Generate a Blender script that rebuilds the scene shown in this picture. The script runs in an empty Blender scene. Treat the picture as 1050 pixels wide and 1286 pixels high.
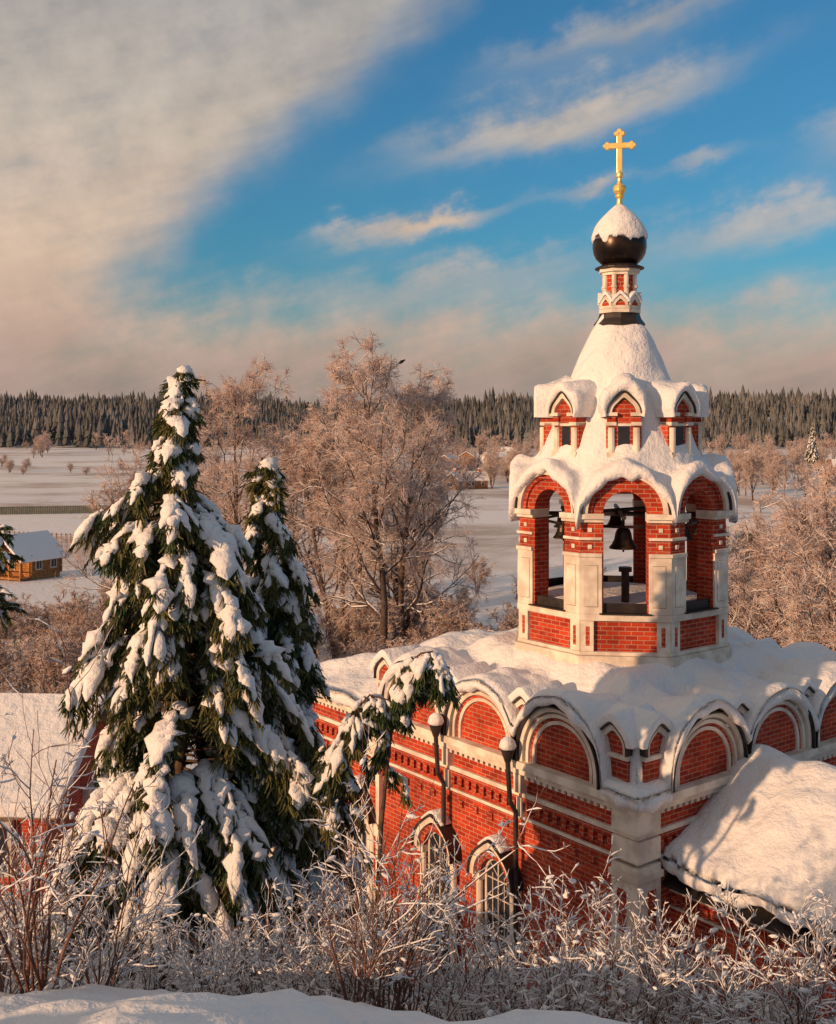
import bpy, bmesh, math, random
import numpy as np
from mathutils import Vector, Matrix, noise as mnoise
random.seed(7); rng=np.random.default_rng(11)
S=bpy.context.scene
S.view_settings.view_transform='Standard'; S.view_settings.look='None'; S.view_settings.exposure=0
C=bpy.context.collection
# ------------------------------------------------------------ camera
F=1400.0; HV=530.0
cd=bpy.data.cameras.new('camera'); cam=bpy.data.objects.new('camera',cd); C.objects.link(cam); S.camera=cam
cam.location=(0,0,0); cam.rotation_euler=(math.radians(90),0,0)
cd.sensor_fit='VERTICAL'; cd.sensor_height=36; cd.sensor_width=36
cd.lens=F/1286*36; cd.shift_y=-(643-HV)/1286
cd.clip_end=9000; cd.clip_start=0.1
def px(u,v,d): return Vector(((u-525)/F*d, d, -(v-HV)/F*d))
# ------------------------------------------------------------ materials
def newmat(name):
    m=bpy.data.materials.new(name); m.use_nodes=True
    nt=m.node_tree; b=nt.nodes['Principled BSDF']
    return m,nt,b
def N(nt,t,**k):
    n=nt.nodes.new(t)
    for a,v in k.items():
        if hasattr(n,a): setattr(n,a,v)
        else: n.inputs[a].default_value=v
    return n
def L(nt,a,b): nt.links.new(a,b)
def mixc(nt,fac,a,b):
    n=nt.nodes.new('ShaderNodeMix'); n.data_type='RGBA'
    for i,v in ((0,fac),(6,a),(7,b)):
        if isinstance(v,bpy.types.NodeSocket): L(nt,v,n.inputs[i])
        else: n.inputs[i].default_value=(v if i==0 else (*v,1))
    return n.outputs[2]
def maprange(nt,s,a,b,c=0,d=1):
    n=nt.nodes.new('ShaderNodeMapRange'); n.interpolation_type='SMOOTHSTEP'
    L(nt,s,n.inputs[0])
    for i,v in zip((1,2,3,4),(a,b,c,d)): n.inputs[i].default_value=v
    return n.outputs[0]
def noise(nt,scale,detail=4,vec=None,rough=.55):
    n=N(nt,'ShaderNodeTexNoise'); n.inputs['Scale'].default_value=scale; n.inputs['Detail'].default_value=detail; n.inputs['Roughness'].default_value=rough
    if vec is None:
        tc=N(nt,'ShaderNodeTexCoord'); vec=tc.outputs['Object']
    L(nt,vec,n.inputs['Vector']); return n.outputs[0]
def bump(nt,b,h,st,dist):
    n=N(nt,'ShaderNodeBump'); n.inputs['Strength'].default_value=st; n.inputs['Distance'].default_value=dist
    L(nt,h,n.inputs['Height']); L(nt,n.outputs[0],b.inputs['Normal'])
SNOW=(.80,.76,.75)
def simple(name,c1,c2=None,rough=.7,metal=0,ns=3.0,bs=.3,bd=.02,snow=None,lo=.35,hi=.65):
    m,nt,b=newmat(name)
    c2=c2 or tuple(x*.7 for x in c1)
    f=maprange(nt,noise(nt,ns,2),lo,hi)
    col=mixc(nt,f,c1,c2)
    if snow:
        g=N(nt,'ShaderNodeNewGeometry'); sp=N(nt,'ShaderNodeSeparateXYZ'); L(nt,g.outputs['Normal'],sp.inputs[0])
        a=N(nt,'ShaderNodeMath',operation='ADD'); L(nt,sp.outputs[2],a.inputs[0])
        n2=maprange(nt,noise(nt,snow[2],1),.3,.7,-.35,.35); L(nt,n2,a.inputs[1])
        col=mixc(nt,maprange(nt,a.outputs[0],snow[0],snow[1]),col,SNOW)
    L(nt,col,b.inputs['Base Color']); b.inputs['Roughness'].default_value=rough; b.inputs['Metallic'].default_value=metal
    b.inputs['Specular IOR Level'].default_value=.25
    if bs: bump(nt,b,noise(nt,ns*8,4),bs,bd)
    return m
def brickmat():
    m,nt,b=newmat('red_brick')
    uv=N(nt,'ShaderNodeTexCoord').outputs['UV']
    br=N(nt,'ShaderNodeTexBrick'); L(nt,uv,br.inputs['Vector'])
    br.inputs['Scale'].default_value=1; br.inputs['Brick Width'].default_value=.26; br.inputs['Row Height'].default_value=.095
    br.inputs['Mortar Size'].default_value=.009; br.inputs['Mortar Smooth'].default_value=.2; br.inputs['Bias'].default_value=-.1
    br.inputs['Color1'].default_value=(.58,.062,.020,1); br.inputs['Color2'].default_value=(.31,.028,.013,1); br.inputs['Mortar'].default_value=(.54,.27,.18,1)
    n=maprange(nt,noise(nt,1.3,6),.3,.75)
    mul=mixc(nt,n,(1,1,1),(.56,.50,.50))
    mm=N(nt,'ShaderNodeMix'); mm.data_type='RGBA'; mm.blend_type='MULTIPLY'; mm.inputs[0].default_value=1
    L(nt,br.outputs[0],mm.inputs[6]); L(nt,mul,mm.inputs[7])
    n2=maprange(nt,noise(nt,6,6),.60,.82,0,.5)
    col=mixc(nt,n2,mm.outputs[2],(.58,.40,.33))
    L(nt,col,b.inputs['Base Color']); b.inputs['Roughness'].default_value=.85; b.inputs['Specular IOR Level'].default_value=.2
    inv=N(nt,'ShaderNodeMath',operation='SUBTRACT'); inv.inputs[0].default_value=1; L(nt,br.outputs['Fac'],inv.inputs[1])
    bump(nt,b,inv.outputs[0],.6,.012)
    return m
def snowmat(name,patch=False,bscale=3.):
    m,nt,b=newmat(name)
    col=mixc(nt,noise(nt,.8,3),(.82,.785,.77),(.74,.71,.70))
    if patch:
        tc=N(nt,'ShaderNodeTexCoord'); sp=N(nt,'ShaderNodeSeparateXYZ'); L(nt,tc.outputs['Object'],sp.inputs[0])
        far=maprange(nt,sp.outputs[1],90,200)
        mp=N(nt,'ShaderNodeMapping'); mp.inputs['Scale'].default_value=(.014,.022,1); L(nt,tc.outputs['Object'],mp.inputs[0])
        f=maprange(nt,noise(nt,1,8,mp.outputs[0],.7),.44,.62,0,.80)
        mu=N(nt,'ShaderNodeMath',operation='MULTIPLY'); L(nt,far,mu.inputs[0]); L(nt,f,mu.inputs[1])
        col=mixc(nt,mu.outputs[0],col,(.38,.27,.20))
    L(nt,col,b.inputs['Base Color']); b.inputs['Roughness'].default_value=.65; b.inputs['Specular IOR Level'].default_value=.2
    a=N(nt,'ShaderNodeMath',operation='MULTIPLY_ADD'); L(nt,noise(nt,bscale*7,3),a.inputs[0]); a.inputs[1].default_value=.25; L(nt,noise(nt,bscale,2),a.inputs[2])
    bump(nt,b,a.outputs[0],.7,.14)
    return m
M_brick=brickmat()
M_snow=snowmat('snow'); M_ground=snowmat('snow_ground',True,1.5)
M_white=simple('limestone_trim',(.80,.70,.58),(.58,.48,.39),ns=2.5,bs=.4,bd=.012,rough=.8)
M_grey=simple('grey_trim',(.38,.31,.26),bs=.1)
M_dark=simple('dark_sheet_metal',(.035,.028,.026),(.06,.045,.04),rough=.45,metal=.4,bs=.1)
M_dome=simple('dome_metal',(.05,.032,.024),(.03,.02,.018),rough=.3,metal=.8,bs=.15,bd=.01)
M_gold=simple('gilding',(1.,.72,.26),(.95,.62,.18),rough=.38,metal=.75,bs=.05)
M_bell=simple('bell_bronze',(.035,.028,.022),(.07,.05,.03),rough=.4,metal=.8,bs=0)
M_glass=simple('window_glass',(.02,.022,.03),(.03,.03,.04),rough=.12,bs=0)
M_win=simple('window_frame_paint',(.62,.55,.47),(.5,.44,.37),bs=0)
M_trunk=simple('conifer_bark',(.06,.035,.022),(.12,.07,.045),ns=8,bs=.5)
M_bark=simple('frosted_bark',(.048,.032,.026),(.11,.07,.055),ns=4,snow=(.45,.85,3),bs=0)
M_twig=simple('frosted_twigs',(.42,.26,.20),(.74,.56,.48),ns=.5,snow=(.3,.8,2),bs=0)
M_shrubtwig=simple('shrub_twigs',(.38,.21,.13),(.62,.44,.35),ns=.4,snow=(.4,.9,2),bs=0)
M_bush=simple('bush_stems',(.10,.042,.028),(.20,.10,.07),ns=3,snow=(.6,.9,5),bs=0)
M_needle=simple('spruce_needles',(.036,.056,.017),(.11,.095,.028),ns=2.2,bs=0,rough=.6)
M_forest=simple('forest_conifers',(.060,.065,.064),(.20,.19,.19),ns=.03,bs=0,rough=.9,lo=.3,hi=.75)  # distance haze is painted into these greyed base colours
M_log=simple('log_wall',(.42,.19,.06),(.28,.12,.04),ns=2)
M_fence=simple('fence_paint',(.06,.075,.06),(.1,.1,.08),ns=1)
M_wood=simple('weathered_wood',(.16,.10,.075),(.26,.18,.13),ns=1)
# ------------------------------------------------------------ builders
def link(o,parent=None):
    C.objects.link(o)
    if parent: o.parent=parent
    return o
def empty(name,loc=(0,0,0),rz=0):
    e=bpy.data.objects.new(name,None); e.location=loc; e.rotation_euler=(0,0,rz); e.empty_display_size=.5
    return link(e)
BF=[(0,1,3,2),(4,6,7,5),(0,4,5,1),(2,3,7,6),(0,2,6,4),(1,5,7,3)]
class MB:
    def __init__(s): s.v=[]; s.f=[]; s.m=[]; s.M=Matrix.Identity(4); s.mi=0
    def add(s,vs,fs):
        o=len(s.v)
        for v in vs: s.v.append(tuple(s.M@Vector(v)))
        for f in fs: s.f.append([o+i for i in f]); s.m.append(s.mi)
    def box(s,a0,a1,b0,b1,c0,c1):
        s.add([(a,b,c) for a in(a0,a1) for b in(b0,b1) for c in(c0,c1)],BF)
    def band(s,ac,bc,r0,r1,c0,c1,peak=0,stilt=0,n=20,a0=0,a1=180):
        pts=[]
        for i in range(n+1):
            t=math.radians(a0+(a1-a0)*i/n)
            pk=1+peak*math.exp(-((math.degrees(t)-90)/22)**2)
            pts.append((math.cos(t),math.sin(t),pk))
        if stilt: pts=[(1,None,1)]+pts+[(-1,None,1)]
        vs=[]
        for cx,sy,pk in pts:
            for r in (r0,r1):
                for c in (c0,c1):
                    vs.append((ac+r*cx, bc-stilt if sy is None else bc+r*sy*pk, c))
        fs=[]
        for i in range(len(pts)-1):
            o=i*4;p=o+4
            fs+= [(o,o+1,p+1,p),(o+2,p+2,p+3,o+3),(o+1,o+3,p+3,p+1),(o,p,p+2,o+2)]
        e=(len(pts)-1)*4
        fs+=[(0,2,3,1),(e,e+1,e+3,e+2)]
        s.add(vs,fs)
    def plate(s,ac,bc,r,c0,c1,peak=0,stilt=0,n=20):
        o=[]
        for i in range(n+1):
            t=math.pi*i/n; pk=1+peak*math.exp(-((math.degrees(t)-90)/22)**2)
            o.append((ac+r*math.cos(t),bc+r*math.sin(t)*pk))
        if stilt: o=[(ac+r,bc-stilt)]+o+[(ac-r,bc-stilt)]
        k=len(o); vs=[(a,b,c0) for a,b in o]+[(a,b,c1) for a,b in o]
        s.add(vs,[list(range(k))[::-1],list(range(k,2*k))]+[(i,(i+1)%k,k+(i+1)%k,k+i) for i in range(k)])
    def lathe(s,prof,n=32,cx=0,cy=0,fn=None):
        vs=[]
        for j,(r,z) in enumerate(prof):
            for i in range(n):
                t=2*math.pi*i/n; rr,zz=(r,z) if fn is None else fn(r,z,t,j)
                vs.append((cx+rr*math.cos(t),cy+rr*math.sin(t),zz))
        fs=[(j*n+i,j*n+(i+1)%n,(j+1)*n+(i+1)%n,(j+1)*n+i) for j in range(len(prof)-1) for i in range(n)]
        fs.append(list(range(n))[::-1]); fs.append([(len(prof)-1)*n+i for i in range(n)])
        s.add(vs,fs)
    def tube(s,p0,p1,r0,r1=None,n=8):
        r1=r0 if r1 is None else r1
        p0=Vector(p0);p1=Vector(p1); d=(p1-p0).normalized()
        x=d.orthogonal().normalized(); y=d.cross(x)
        vs=[tuple(p+r*(math.cos(t)*x+math.sin(t)*y)) for p,r in((p0,r0),(p1,r1)) for t in [2*math.pi*i/n for i in range(n)]]
        s.add(vs,[(i,(i+1)%n,n+(i+1)%n,n+i) for i in range(n)]+[list(range(n))[::-1],list(range(n,2*n))])
    def obj(s,name,mats,parent=None,smooth=False,bevel=0,angle=35):
        me=bpy.data.meshes.new(name); me.from_pydata(s.v,[],s.f)
        for m in mats: me.materials.append(m)
        me.polygons.foreach_set('material_index',s.m)
        bm=bmesh.new(); bm.from_mesh(me); bmesh.ops.recalc_face_normals(bm,faces=bm.faces)
        uvl=bm.loops.layers.uv.new('UVMap')
        for f in bm.faces:
            n=f.normal
            if abs(n.z)>.8:
                for l in f.loops: l[uvl].uv=(l.vert.co.x,l.vert.co.y)
            else:
                t=Vector((-n.y,n.x,0)).normalized()
                for l in f.loops: l[uvl].uv=(l.vert.co.dot(t),l.vert.co.z)
            f.smooth=smooth
        bm.to_mesh(me); bm.free()
        o=bpy.data.objects.new(name,me); link(o,parent)
        if bevel:
            md=o.modifiers.new('bevel','BEVEL'); md.width=bevel; md.segments=2; md.limit_method='ANGLE'; md.angle_limit=math.radians(50)
        return o
def fr(O,T,Nn):
    m=Matrix.Identity(4)
    for i in range(3): m[i][0]=T[i]; m[i][1]=(0,0,1)[i]; m[i][2]=Nn[i]; m[i][3]=O[i]
    return m
def npmesh(name,parts,mats,smooth=True):
    me=bpy.data.meshes.new(name)
    Vs=[];idx=[];starts=[];mi=[];off=0;lo=0
    for V,Fc,m in parts:
        if len(Fc)==0: continue
        V=np.asarray(V).reshape(-1,3); Fc=np.asarray(Fc); k=Fc.shape[1]
        Vs.append(V); idx.append((Fc+off).ravel()); starts.append(lo+np.arange(len(Fc))*k); mi.append(np.full(len(Fc),m))
        off+=len(V); lo+=len(Fc)*k
    V=np.concatenate(Vs); idx=np.concatenate(idx); starts=np.concatenate(starts); mi=np.concatenate(mi)
    me.vertices.add(len(V)); me.vertices.foreach_set('co',V.astype(np.float32).ravel())
    me.loops.add(len(idx)); me.loops.foreach_set('vertex_index',idx.astype(np.int32))
    me.polygons.add(len(starts)); me.polygons.foreach_set('loop_start',starts.astype(np.int32))
    me.polygons.foreach_set('material_index',mi.astype(np.int32))
    me.polygons.foreach_set('use_smooth',np.full(len(starts),smooth))
    for m in mats: me.materials.append(m)
    me.update(calc_edges=True); me.validate()
    return me
def nrm(a): return a/np.maximum(np.linalg.norm(a,axis=-1,keepdims=True),1e-9)
def tubes(P,R,ns=4,wx=1.,wz=1.,jit=0.):
    Nn,K,_=P.shape
    T=nrm(np.gradient(P,axis=1)); Tm=nrm(T.mean(axis=1)+1e-6)
    z=np.array([0,0,1.]); x=np.array([1.,0,0])
    ref=np.where(np.abs(Tm[:,2:3])>.93,x,z)
    side=nrm(np.cross(Tm,ref))[:,None,:]; side=nrm(side-T*np.sum(side*T,axis=-1,keepdims=True))
    up=np.cross(side,T)
    ang=np.arange(ns)*2*np.pi/ns
    c=np.cos(ang)[None,None,:,None]; s_=np.sin(ang)[None,None,:,None]
    RR=R[:,:,None,None]
    if jit: RR=RR*(1+jit*rng.normal(size=(Nn,K,ns,1)))
    V=P[:,:,None,:]+RR*(c*side[:,:,None,:]*wx+s_*up[:,:,None,:]*wz)
    b=(np.arange(Nn)*K*ns)[:,None,None]+(np.arange(K-1)*ns)[None,:,None]
    i=np.arange(ns)[None,None,:]; j=(i+1)%ns
    Fc=np.stack([b+i,b+j,b+ns+j,b+ns+i],axis=-1).reshape(-1,4)
    return V.reshape(-1,3),Fc
def grow(st,d,ln,K,wander,grav):
    P=[st]; d=nrm(d)
    for k in range(K):
        d=nrm(d+rng.normal(size=d.shape)*wander+np.array([0,0,1.])*grav)
        P.append(P[-1]+d*(ln/K)[:,None])
    return np.stack(P,axis=1)
def spawn(P,R,n,tmin,spread,lf,lens,rf=.6,tpow=1.):
    Nn,K,_=P.shape; K-=1
    t=(tmin+(1-tmin)*rng.random((Nn,n))**tpow)*K*.999; k=t.astype(int); f=(t-k)[...,None]
    I=np.arange(Nn)[:,None]
    A=P[I,k];B=P[I,k+1]; st=A*(1-f)+B*f; dd=nrm(B-A)
    q=rng.normal(size=st.shape); q=nrm(q-dd*np.sum(q*dd,axis=-1,keepdims=True))
    sp=spread*(.7+.6*rng.random((Nn,n,1)))
    d=dd*np.cos(sp)+q*np.sin(sp)
    r=(R[I,k]*(1-f[...,0])+R[I,k+1]*f[...,0])*rf
    ln=lens[:,None]*lf*(1.15-.6*t/K)*(.6+.7*rng.random((Nn,n)))
    return st.reshape(-1,3),d.reshape(-1,3),ln.ravel(),r.ravel()
def taper(r,K,end=.35): return r[:,None]*np.linspace(1,end,K+1)[None,:]
def snowlay(P,R,prob=.7,k=1.2,mn=0.):
    T=nrm(np.gradient(P,axis=1)); hz=np.sqrt(np.maximum(1-T[...,2]**2,0))
    m=rng.random(len(P))<prob
    m2=(rng.random(R.shape)*.7+.5)
    Rs=(R*k+mn)*hz*m2; Rs[:,0]*=.4; Rs[:,-1]*=.3
    Q=P+np.array([0,0,1.])*(R*.7+Rs*.55)[...,None]
    return Q[m],Rs[m]
# ------------------------------------------------------------ terrain
YK=[-200,0,5,8.3,12,16,20,24,30,40,60,90,150,600,780,1000,1250,1600,4500]
ZK=[ 4,-1.7,-3.1,-4.30,-6.6,-8.4,-10.8,-12.8,-13.6,-15,-17,-19,-20,-20,-18,-4,15,21,21]
def Hb(x,y):
    x=np.asarray(x,float);y=np.asarray(y,float)
    z=(np.interp(y-.6,YK,ZK)+np.interp(y,YK,ZK)+np.interp(y+.6,YK,ZK))/3
    sx=1/(1+np.exp(-(x-1.0)*1.3))
    z=z-sx*3.0*np.exp(-((y-15.5)/4.0)**2)-sx*.15*np.exp(-((y-8.5)/3.)**2)
    z=z+15*np.exp(-((x-82)/34)**2-((y-125)/60)**2)
    z=z-np.clip((x-150)/900,0,1)*10*(y>700)*np.clip((y-700)/400,0,1)
    near=np.exp(-(y/40)**2)
    z=z+near*(.05*np.sin(x*1.7+y*.6)+.04*np.sin(x*3.1-y*1.9+1)+.07*np.sin(x*.7+2+y*.9))
    far=1-near
    z=z+far*.35*np.sin(x*.045+1)*np.sin(y*.05)
    z=z+np.clip((y-800)/300,0,1)*4.*np.sin(x*.006+y*.004)
    return z
ya=np.concatenate([np.linspace(-150,-4,20)[:-1],np.linspace(-4,4,20)[:-1],np.linspace(4,12,110)[:-1],np.linspace(12,45,130),np.geomspace(45,4200,130)[1:]])
xa=6*np.sinh(np.linspace(-6.8,6.8,361))
X,Y=np.meshgrid(xa,ya); Z=Hb(X,Y)
def jn(a,b):
    if b>50 or abs(a)>60: return 0
    j=mnoise.noise((a*.9,b*.9,0))*.10+mnoise.noise((a*2.6,b*2.6,5))*.08
    if b<14: j+=mnoise.noise((a*6,b*6,9))*.035+max(0,mnoise.noise((a*3.7,b*3.7,2)))*.10
    return j
jit=np.array([[jn(a,b) for a in xa] for b in ya])
Z=Z+jit
ny,nx=X.shape
I=np.arange(ny-1)[:,None]*nx+np.arange(nx-1)[None,:]
Fq=np.stack([I,I+1,I+nx+1,I+nx],axis=-1).reshape(-1,4)
gm=npmesh('ground',[(np.stack([X,Y,Z],-1),Fq,0)],[M_ground])
link(bpy.data.objects.new('ground',gm))
def gz(x,y): return float(Hb(x,y))
# ------------------------------------------------------------ church
CX,CY=4.70,26.0; RZ=math.radians(37.8)
church=empty('brick_church',(CX,CY,0),RZ)
h=4.15; Ls=8.3
faces=[((-h,-h,0),(0,1,0),(-1,0,0),True),((-h,-h,0),(1,0,0),(0,-1,0),False),((-h,h,0),(1,0,0),(0,1,0),False),((h,-h,0),(0,1,0),(1,0,0),True)]
w=MB()
w.box(-h,h,-h,h,-15,-6.83)
kl=(1.85,4.15,6.45)
SM=(.58,3.0,5.3,Ls-.58)
YE=7.0
w.box(-h,h,h+.002,YE,-15,-6.83)
ks=MB()
for fi,(O,T,Nn,ext) in enumerate(faces):
    w.M=fr(O,T,Nn); ks.M=w.M
    if fi==2: continue
    L1=Ls+(YE-h if ext else 0)
    def e(c): return (-c,L1+c) if ext else (0,Ls)
    w.mi=1
    a,b=e(.24); w.box(a,b,-6.95,-6.80,0,.24)
    a,b=e(.16); w.box(a,b,-7.08,-6.952,0,.16)
    a,b=e(.07); w.box(a,b,-7.56,-7.47,0,.07)
    a,b=e(.05); w.box(a,b,-8.02,-7.96,0,.05)
    n=int(L1/.17)
    for i in range(n): w.box(i*.17+.03,i*.17+.12,-7.17,-7.082,0,.11)
    w.mi=0
    for i in range(int(L1/.24)): w.box(i*.24+.05,i*.24+.17,-7.86,-7.66,0,.075)
    a,b=e(.06); w.box(a,b,-7.66,-7.562,0,.065)
    for i in range(int(L1/.48)): w.box(i*.48+.05,i*.48+.19,-8.30,-8.16,0,.06)
    w.mi=1
    for q in (0,Ls-.5):
        a0=q-(.13 if ext and q==0 else 0); 
        w.box(a0,q+.5,-15,-8.05,0,.13); w.box(a0-(.04 if ext and q==0 else 0),q+.54,-8.3,-8.18,0,.17)
        w.box(a0,q+.5,-7.95,-7.57,0,.13)
        w.box(a0,q+.5,-7.46,-7.09,0,.13)
        w.box(a0-(.04 if ext and q==0 else 0),q+.54,-9.6,-9.48,0,.17)
        w.mi=0; w.box(q+.14,q+.36,-9.3,-8.5,.1,.145); w.box(q+.14,q+.36,-11,-9.8,.1,.145); w.mi=1
    for q in (3.0,5.3):
        w.box(q-.1,q+.1,-7.46,-7.09,0,.17); w.box(q-.07,q+.07,-7.95,-7.57,0,.12)
    for kc in kl:
        bc=-6.62
        w.mi=0; w.plate(kc,bc,.74,-.4,.02,stilt=.18)
        w.mi=1; w.band(kc,bc,.74,.81,-.38,.07,stilt=.18,n=28)
        w.mi=0; w.band(kc,bc,.81,.88,-.38,.05,stilt=.18,n=28)
        w.mi=1; w.band(kc,bc,.88,.95,-.38,.12,stilt=.18,n=28)
        w.mi=5; w.band(kc,bc,.95,1.0,-.38,.08,stilt=.18,n=28)
        w.mi=1; w.band(kc,bc,1.0,1.09,-.38,.17,stilt=.18,n=28)
        w.mi=2; w.band(kc,bc,1.09,1.12,-.38,.25,stilt=.18,n=28)
    for kc in SM:
        bc=-6.00
        w.mi=0; w.plate(kc,bc,.25,-.8,-.05,stilt=.14,peak=.12)
        w.mi=1; w.band(kc,bc,.25,.35,-.8,.01,stilt=.12,peak=.18)
        w.mi=2; w.band(kc,bc,.35,.38,-.8,.07,stilt=.1,peak=.2)
        w.mi=0; w.box(kc-.33,kc+.33,-6.81,-6.20,-.8,-.03)
        w.mi=1; w.box(kc-.36,kc+.36,-6.20,-6.12,-.8,.02)
        ks.band(kc,bc,.385,.54,-1.0,.10,peak=.20,a0=8,a1=172,n=24)
w.M=fr(*faces[0][:3]); ks.M=w.M
for q in (3.68,5.6,8.6,10.2):
    z0=-9.42
    w.mi=3; w.plate(q,z0,.40,0,.03,stilt=2.4)
    w.mi=4
    w.band(q,z0,.35,.41,.03,.07,stilt=2.4)
    w.box(q-.017,q+.017,z0-2.4,z0+.33,.035,.065)
    for k in range(7): w.box(q-.34,q+.34,z0-2.3+k*.37,z0-2.275+k*.37,.035,.06)
    for aa in (45,90,135):
        t=math.radians(aa); w.tube((q,z0,.05),(q+.35*math.cos(t),z0+.35*math.sin(t),.05),.011,n=4)
    for aa in (-.18,.18): w.box(q+aa-.010,q+aa+.010,z0-2.4,z0+.05,.036,.058)
    w.mi=0; w.band(q,z0,.41,.55,0,.20,stilt=.0)
    w.mi=1; w.band(q,z0,.55,.66,0,.28,peak=.16,stilt=.05)
    w.mi=2; w.band(q,z0,.66,.69,0,.34,peak=.18,stilt=.05)
    ks.band(q,z0,.69,.75,0,.31,peak=.20,a0=58,a1=118,n=14)
    for sg in (-1,1):
        x=q+sg*.53
        w.mi=1; w.box(x-.11,x+.11,z0-.16,z0-.01,0,.22)
        w.tube((x,z0-.16,.11),(x,z0-1.0,.11),.075,n=10); w.box(x-.1,x+.1,z0-1.12,z0-1.0,0,.2); w.tube((x,z0-1.12,.11),(x,z0-2.3,.11),.085,n=10)
        w.box(x-.11,x+.11,z0-2.5,z0-2.3,0,.22)
ks.obj('gable_snow',[M_snow],church,smooth=True,bevel=.045)
w.mi=2
for q in (3.0,5.3):
    w.tube((q,-6.55,.42),(q,-6.8,.42),.15,.06,n=10); w.tube((q,-6.8,.42),(q,-7.6,.36),.05); w.tube((q,-7.6,.36),(q,-7.85,.2),.05); w.tube((q,-7.85,.2),(q,-13,.2),.05)
    w.tube((q,-6.5,.05),(q,-6.6,.5),.05,.05)
w.obj('walls',[M_brick,M_white,M_dark,M_glass,M_win,M_grey],church,bevel=0.0)
w=MB()
for q in (3.0,5.3):
    w.M=fr(faces[0][0],faces[0][1],faces[0][2])@Matrix.Translation((q,-6.53,.42))@Matrix.Rotation(math.radians(-90),4,'X')
    w.lathe([(.15,0),(.18,.05),(.15,.15),(.08,.22),(.01,.24)],12)
w.obj('drain_funnel_snow',[M_snow],church,smooth=True)
def smax(a,b,k=9.): return np.log(np.exp(k*a)+np.exp(k*b))/k
def nz(x,y,s,o=0): return np.vectorize(lambda a,b: mnoise.noise((a*s,b*s,o)))(x,y)
def ss(t): t=np.clip(t,0,1); return t*t*(3-2*t)
def sheet(name,x0,x1,y0,y1,step,zf,drop,parent,inset=.12):
    xs=np.linspace(x0,x1,int((x1-x0)/step)+1); ys=np.linspace(y0,y1,int((y1-y0)/step)+1)
    X,Y=np.meshgrid(xs,ys); Zt=zf(X,Y)
    de=np.minimum(np.minimum(X-x0,x1-X),np.minimum(Y-y0,y1-Y))
    rim=np.clip(1-de/.20,0,1); Zt=Zt-rim**2*.12
    ny,nx=X.shape
    V=[np.stack([X,Y,Zt],-1).reshape(-1,3)]
    I=np.arange(ny-1)[:,None]*nx+np.arange(nx-1)[None,:]
    Fc=np.stack([I,I+1,I+nx+1,I+nx],-1).reshape(-1,4)
    loop=[(0,i) for i in range(nx)]+[(j,nx-1) for j in range(1,ny)]+[(ny-1,i) for i in range(nx-2,-1,-1)]+[(j,0) for j in range(ny-2,0,-1)]
    base=[j*nx+i for j,i in loop]; P=V[0][base]; cx,cy=(x0+x1)/2,(y0+y1)/2
    n=len(base); prev=np.array(base); off=nx*ny; FF=[Fc]
    hw=(x1-x0)/2; hh=(y1-y0)/2
    wob=np.array([mnoise.noise((p[0]*1.6,p[1]*1.6,3))+.6*mnoise.noise((p[0]*4,p[1]*4,7)) for p in P])
    for dz,ins in ((drop*.35,-.05),(drop*.75,-.03),(drop,.03),(drop*1.0,inset)):
        Q=P.copy(); ii=ins-.07*wob*(ins<.1); Q[:,0]=cx+(Q[:,0]-cx)*(1-ii/hw); Q[:,1]=cy+(Q[:,1]-cy)*(1-ii/hh); Q[:,2]-=dz*(1+.45*wob)
        Q[:,2]+=np.array([mnoise.noise((p[0]*3,p[1]*3,dz*9)) for p in P])*.04*(dz>0)
        V.append(Q); cur=off+np.arange(n); off+=n
        FF.append(np.stack([prev,np.roll(prev,-1),np.roll(cur,-1),cur],-1)); prev=cur
    me=npmesh(name,[(np.concatenate(V),np.concatenate(FF),0)],[M_snow])
    return link(bpy.data.objects.new(name,me),parent)
OV=.27
def zroof(X,Y):
    din=np.minimum(np.minimum(X+h,h-X),np.minimum(Y+h,h-Y))+.0
    base=-6.60+1.50*ss((din-.10)/1.9)
    z=np.minimum(base,-5.10)
    for fi,(O,T,Nn,ext) in enumerate(faces):
        if fi==2: continue
        a=(X-O[0])*T[0]+(Y-O[1])*T[1]; c=-((X-O[0])*Nn[0]+(Y-O[1])*Nn[1])
        for i,kc in enumerate(kl):
            q=1.20**2-(a-kc)**2
            b=np.where(q>0,-6.44+np.sqrt(np.maximum(q,0)),-8)-.10*np.clip(c,0,3)+.07*np.sin(c*2.3+i*2+O[0])
            z=smax(z,np.where(c<2.2,b,-8),13)
        for kc in SM:
            b=-5.46-((a-kc)/.38)**2*.24-.06*np.clip(c,0,3)
            b=np.where((din>.10)&(c>.10)&(np.abs(a-kc)<.55),b,-8)
            z=smax(z,np.where(c<1.6,b,-8),14)
    inner=ss((din-.2)/.4)
    return z+(nz(X,Y,.9)*.18+nz(X,Y,2.2,4)*.09+nz(X,Y,5.,6)*.02)*(.35+.65*inner)
sheet('tower_base_roof_snow',-h-OV,h+OV,-h-OV,h+OV,.05,zroof,.22,church)
def zn(X,Y):
    din=np.minimum(np.minimum(X+h,h-X),YE+.3-Y)
    return -6.52+1.0*ss((din+.4)/3.6)+nz(X,Y,.7,2)*.22+nz(X,Y,1.9,2)*.08
sheet('narthex_roof_snow',-h-.32,h+.3,h-1.2,YE+.32,.12,zn,.30,church)
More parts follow.
